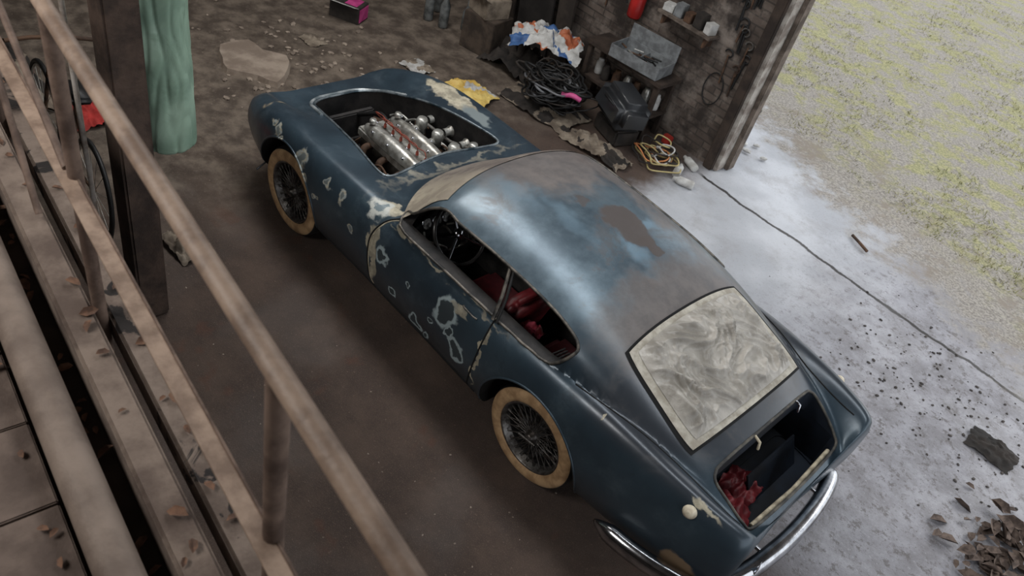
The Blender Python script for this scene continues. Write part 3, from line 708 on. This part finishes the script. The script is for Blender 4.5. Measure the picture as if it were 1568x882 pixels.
for i in range(22):
    x=random.uniform(-.20,.20);y=random.uniform(-.10,.10); a=random.uniform(0,3.1)
    tube('tool_%d'%i,[(x-.06*math.cos(a),y-.03*math.sin(a),.03+.004*i),(x+.06*math.cos(a),y+.03*math.sin(a),.035+.004*i)],.009,random.choice([BLACK,BLACK,SILV,RUST]),tb)
wb=empty('wooden_bench')
box('bench_top',(2.62,-3.10,.605),(1.0,.36,.04),WOODD,wb,.004)
for x in (2.18,3.06):
    for y in (-3.22,-2.97): box('leg',(x,y,.293),(.05,.05,.585),WOODD,wb,.003)
box('bench_shelf',(2.62,-3.1,.25),(.95,.30,.03),WOODD,wb,.003)
for i in range(7): lathe('jar_%d'%i,[(.001,0),(.04,0),(.045,.01),(.045,.12),(.03,.14),(.03,.16),(.001,.16)],random.choice([SILV,RUST,WHITE,RUST,DKC]),wb,20,'Z',(2.24+.125*i,-3.12+random.uniform(-.03,.05),.265))
# wall shelf with tins
wsf=empty('wall_shelf')
box('shelf_board',(2.25,-3.20,1.15),(.62,.18,.025),WOODG,wsf,.002)
for i,(c,h,w_) in enumerate(((WHITE,.10,.08),(DKC,.14,.10),(RUST,.09,.08),(TBM,.12,.09),(WHITE,.07,.11))):
    box('tin_%d'%i,(2.01+.12*i,-3.20,1.163+h/2),(w_,.10,h),c,wsf,.004,(0,0,.1*(i-2)))
for x in (2.0,2.5): box('bracket',(x,-3.21,1.09),(.02,.14,.10),RUST,wsf,.002)
# crates against the wall behind the paper sack
cr_=empty('dark_crate_stack')
CR=M('dark_crate_card',(84,72,62),(52,44,38),.85,scale=6)
box('crate_a',(4.20,-2.62,.20),(.40,.34,.40),CR,cr_,.006,(0,0,.2)); box('crate_b',(4.22,-2.62,.50),(.34,.30,.20),BEIGE,cr_,.006,(0,0,-.15)); box('crate_flap',(4.22,-2.45,.61),(.32,.10,.006),CR,cr_,.001,(.5,0,-.15))
lb_=empty('leaning_boards')
for i,(x,w,c) in enumerate(((4.05,.5,(48,44,42)),(4.6,.45,(62,52,45)),(3.62,.22,(74,65,58)))):
    box('board_%d'%i,(x,-3.10,.87),(w,.03,1.75),M('leaning_board_%d'%i,c,None,.8,scale=5),lb_,.003,(-.14,0,0))
for i,(x,y,h) in enumerate(((4.75,-2.5,.42),(4.62,-2.72,.34),(4.95,-2.45,.5),(5.1,-2.7,.4))):
    lathe('glass_bottle',[(.001,.0),(.05,0),(.055,.02),(.055,h*.6),(.02,h*.8),(.018,h),(.001,h)],M('bottle_grey_%d'%i,(130,134,134),(70,72,72),.25,.3),None,20,'Z',(x,y,0.0))
oc=empty('extension_cable_coil')
OR1=M('orange_cable',(200,134,84),(170,104,64),.5); YE1=M('yellow_cable',(190,176,126),(160,144,98),.5)
for i in range(12):
    r=random.uniform(.07,.18); cx,cy=1.86+random.gauss(0,.07),-2.80+random.gauss(0,.06); w1=random.uniform(.1,.35)
    tube('loop_%d'%i,[(cx+r*1.2*math.cos(a)*(1+w1*math.sin(2*a+i)),cy+r*math.sin(a)*.9*(1+w1*math.cos(3*a)),.04+.010*i+.02*math.sin(2*a+i)) for a in [2*math.pi*k/36 for k in range(36)]],.008,[OR1,YE1,DKC,DKC,YE1,WHITE][i%6],oc,True)
for i,(x,y,a) in enumerate(((1.58,-2.86,.4),(1.60,-3.08,1.2),(1.42,-2.74,2.0))):
    lathe('white_plastic_bottle',[(.001,-.10),(.035,-.10),(.04,-.08),(.04,.05),(.02,.08),(.018,.11),(.001,.11)],WHITE,None,20,'Z',(x,y,.04),(math.pi/2,0,a))
box('red_can',(1.98,-3.18,.05),(.10,.06,.10),M('red_paint_can',(160,50,42),(120,36,30),.4),None,.01)
fe=empty('fire_extinguisher',(2.86,-3.21,1.12))
lathe('cylinder',[(.001,-.2),(.06,-.2),(.072,-.18),(.075,-.1),(.075,.12),(.06,.18),(.03,.2),(.025,.24),(.001,.24)],M('extinguisher_red',(184,44,42),(150,32,30),.3,scale=4,bump=0),fe,32,'Z')
tube('hose',smoothpts([(.03,0,.22),(.10,.03,.2),(.12,.03,.0),(.10,.03,-.1)],6),.01,BLACK,fe); box('valve',(0,0,.26),(.03,.06,.05),CHROME,fe,.004); box('wall_bracket',(0,-.075,0),(.05,.03,.2),BLACK,fe,.002)
ht=empty('hanging_tools')
for i in range(44):
    x=1.62+random.random()*2.3; z=.95+random.random()*1.3; L=random.uniform(.12,.3)
    if 1.9<x<3.05: x=random.uniform(1.6,1.88)
    tube('tool_handle_%d'%i,[(x,-3.285,z),(x+random.uniform(-.03,.03),-3.285,z-L)],.009,random.choice([RUST,BLACK,BLACK,BLACK]),ht)
    tube('tool_head_%d'%i,[(x+.04*math.cos(a),-3.285,z+.02+.035*math.sin(a)) for a in [math.pi*2*k/14 for k in range(11)]],.008,random.choice([RUST,BLACK,CTG]),ht)
tube('wire_loop',[(1.80+.10*math.cos(a),-3.285,.70+.16*math.sin(a)) for a in [math.pi*2*k/24 for k in range(24)]],.006,BLACK,ht,True)
pb=empty('pink_carton',(5.25,-1.60,.0)); pb.rotation_euler=(0,0,.5)
PK=M('pink_carton_print',(206,80,145),(170,50,115),.6)
box('carton_body',(0,0,.09),(.34,.22,.18),DKC,pb,.004); box('carton_label',(-.174,0,.09),(.004,.2,.14),PK,pb,.001); box('carton_flap',(0,.14,.19),(.32,.12,.005),WHITE,pb,.001,(.4,0,0)); box('carton_label_top',(-.06,0,.183),(.14,.18,.004),PK,pb,.001)
def rubble(name,cx,cy,rx,ry,n,smin,smax_,mat,seed=1,z=0):
    bm=bmesh.new(); rnd=random.Random(seed)
    for i in range(n):
        x=cx+rnd.gauss(0,1)*rx;y=cy+rnd.gauss(0,1)*ry;s=rnd.uniform(smin,smax_)
        r=bmesh.ops.create_icosphere(bm,subdivisions=1,radius=s)
        R=Matrix.Rotation(rnd.uniform(0,6),3,'Z')
        for v in r['verts']:
            c=R@Vector((v.co.x*1.3,v.co.y*.9,v.co.z*.5)); c*=1+.4*noise.noise(c*30+Vector((i,0,0))); v.co=c+Vector((x,y,z+s*.3))
    return finish(bm,name,mat,None,False)
RUB=M('pale_rubble',(160,146,132),(112,100,90),.9,scale=8)
bm=bmesh.new(); prb=smoothpts([(.42,.05,0),(.22,.22,0),(.05,.33,0),(-.2,.2,0),(-.40,.16,0),(-.28,-.12,0),(-.1,-.30,0),(.12,-.2,0),(.34,-.24,0)],2,True)
va=[bm.verts.new((p.x,p.y,.0)) for p in prb]; vb=[bm.verts.new((p.x*.95,p.y*.95,.05)) for p in prb]; bm.faces.new(vb)
for i in range(len(va)): bm.faces.new((va[i],va[(i+1)%len(va)],vb[(i+1)%len(va)],vb[i]))
finish(bm,'broken_concrete_slab',M('slab_concrete',(164,150,136),(128,114,102),.9,scale=5,bump=.4),None,False,(4.65,-.20,0),(0,0,.3))
rubble('rubble_scatter',4.5,-.5,.6,.5,170,.008,.032,RUB,3)
rubble('gravel_bits',-1.5,-2.4,.6,.5,260,.004,.014,M('dark_gravel',(84,78,75),(54,50,48),.9),8)
rubble('gravel_bits',.2,1.5,1.2,.5,60,.003,.007,RUB,9)
cloth('grey_rag',(2.62,1.45,0),.34,.24,.12,BEIGE,21,24)
cloth('dark_rag_heap',(5.0,1.85,0),1.0,.6,.35,[DKC,BEIGE,DKC],25,36)
cloth('red_cloth',(4.35,1.40,.0),.40,.30,.14,M('red_rag',(186,56,50),(146,40,36),.8),27,20)
pk=empty('plank_stack')
for i in range(5): box('plank_%d'%i,(6.7+.1*i,2.2-.12*i,.06+.05*i),(1.4,.14,.04),WOODG,pk,.004,(0,0,.2*i-.3))
cloth('paper_litter',(4.1,-1.65,0),.3,.25,.05,[BEIGE,WHITE],31,18)
cloth('paper_litter',(4.9,-.95,0),.24,.2,.04,BEIGE,35,18)
lathe('white_plastic_pipe',[(.03,-.15),(.03,.15)],WHITE,None,16,'Z',(2.05,-4.9,.03),(math.pi/2,.0,1.2))
rubble('white_litter',1.6,-4.05,.2,.1,10,.02,.045,WHITE,12)
tube('fallen_stick',[(.08,-3.72,.02),(-.02,-3.66,.03),(-.13,-3.62,.02)],.014,RUST)
DLEAF=M('rotting_brown_leaf',(118,102,92),(72,60,54),.85,scale=20,bump=.3)
leaves('dead_leaf_heap',[(random.gauss(-2.24,.15),random.gauss(-1.42,.19),random.random()*.05) for i in range(110)],.12,DLEAF)
cloth('shadow_patch',(-1.85,-2.3,0),.34,.26,.06,DKC,33,20)  # dark low mesh standing in for a black shadow on the concrete
bm=bmesh.new(); rnd=random.Random(4)
for i in range(45000):
    y=-4.4-rnd.random()**1.3*13; x=rnd.uniform(-6,6)
    gg=-(y+.33*x)+1.8*(noise.noise(Vector((x*.9,y*.9,0)))*.5)
    if gg<4.9: continue
    if noise.noise(Vector((x*1.1,y*1.1,5)))+.5*noise.noise(Vector((x*4,y*4,2)))<.05: continue
    h=rnd.uniform(.015,.05); a=rnd.uniform(0,6.28); w=.006; l=Vector((rnd.gauss(0,.03),rnd.gauss(0,.03),h))
    p=Vector((x,y,-.01)); d=Vector((math.cos(a)*w,math.sin(a)*w,0))
    v=[bm.verts.new(p-d),bm.verts.new(p+d),bm.verts.new(p+l)]; bm.faces.new(v)
finish(bm,'grass_tufts',M('dry_grass_blade',(118,120,78),(166,160,118),.8,scale=2,bump=0))
# ------------------------------------------------------------------ light
w=bpy.data.worlds.new('overcast_world'); SC.world=w; w.use_nodes=True
bg=w.node_tree.nodes['Background']; bg.inputs[0].default_value=(.93,.96,1,1); bg.inputs[1].default_value=1.4
def light(name,kind,loc,target,e,size=1,col=(1,1,1),sy=None):
    l=bpy.data.lights.new(name,kind); l.energy=e; l.color=col
    if kind=='AREA':
        l.size=size
        if sy: l.shape='RECTANGLE'; l.size_y=sy
    if kind=='SUN': l.angle=size
    o=bpy.data.objects.new(name,l); COL.objects.link(o); o.location=loc
    o.rotation_euler=(Vector(target)-Vector(loc)).to_track_quat('-Z','Y').to_euler(); return o
light('hazy_sun','SUN',(-3,-8,6),(0,-1,0),.8,.5,(1,.98,.95))
light('loft_fill','AREA',(1.6,4.5,4.3),(1.2,.6,.3),90,2.2,(1,.97,.93),.8)  # added soft fill from the loft side, no actual lamp hangs there
light('interior_fill','AREA',(4.0,-.3,4.7),(4.0,-.6,0),85,1.8,(1,.96,.92))  # unseen area fill added to brighten the far end of the interior
light('overhead_streak_fill','AREA',(.6,-.2,4.78),(.6,-.2,0),110,6.0,(.95,.98,1),.9)  # added overhead area light for highlight streaks on the paint, no real skylight
SC.view_settings.view_transform='Standard'; SC.view_settings.exposure=0
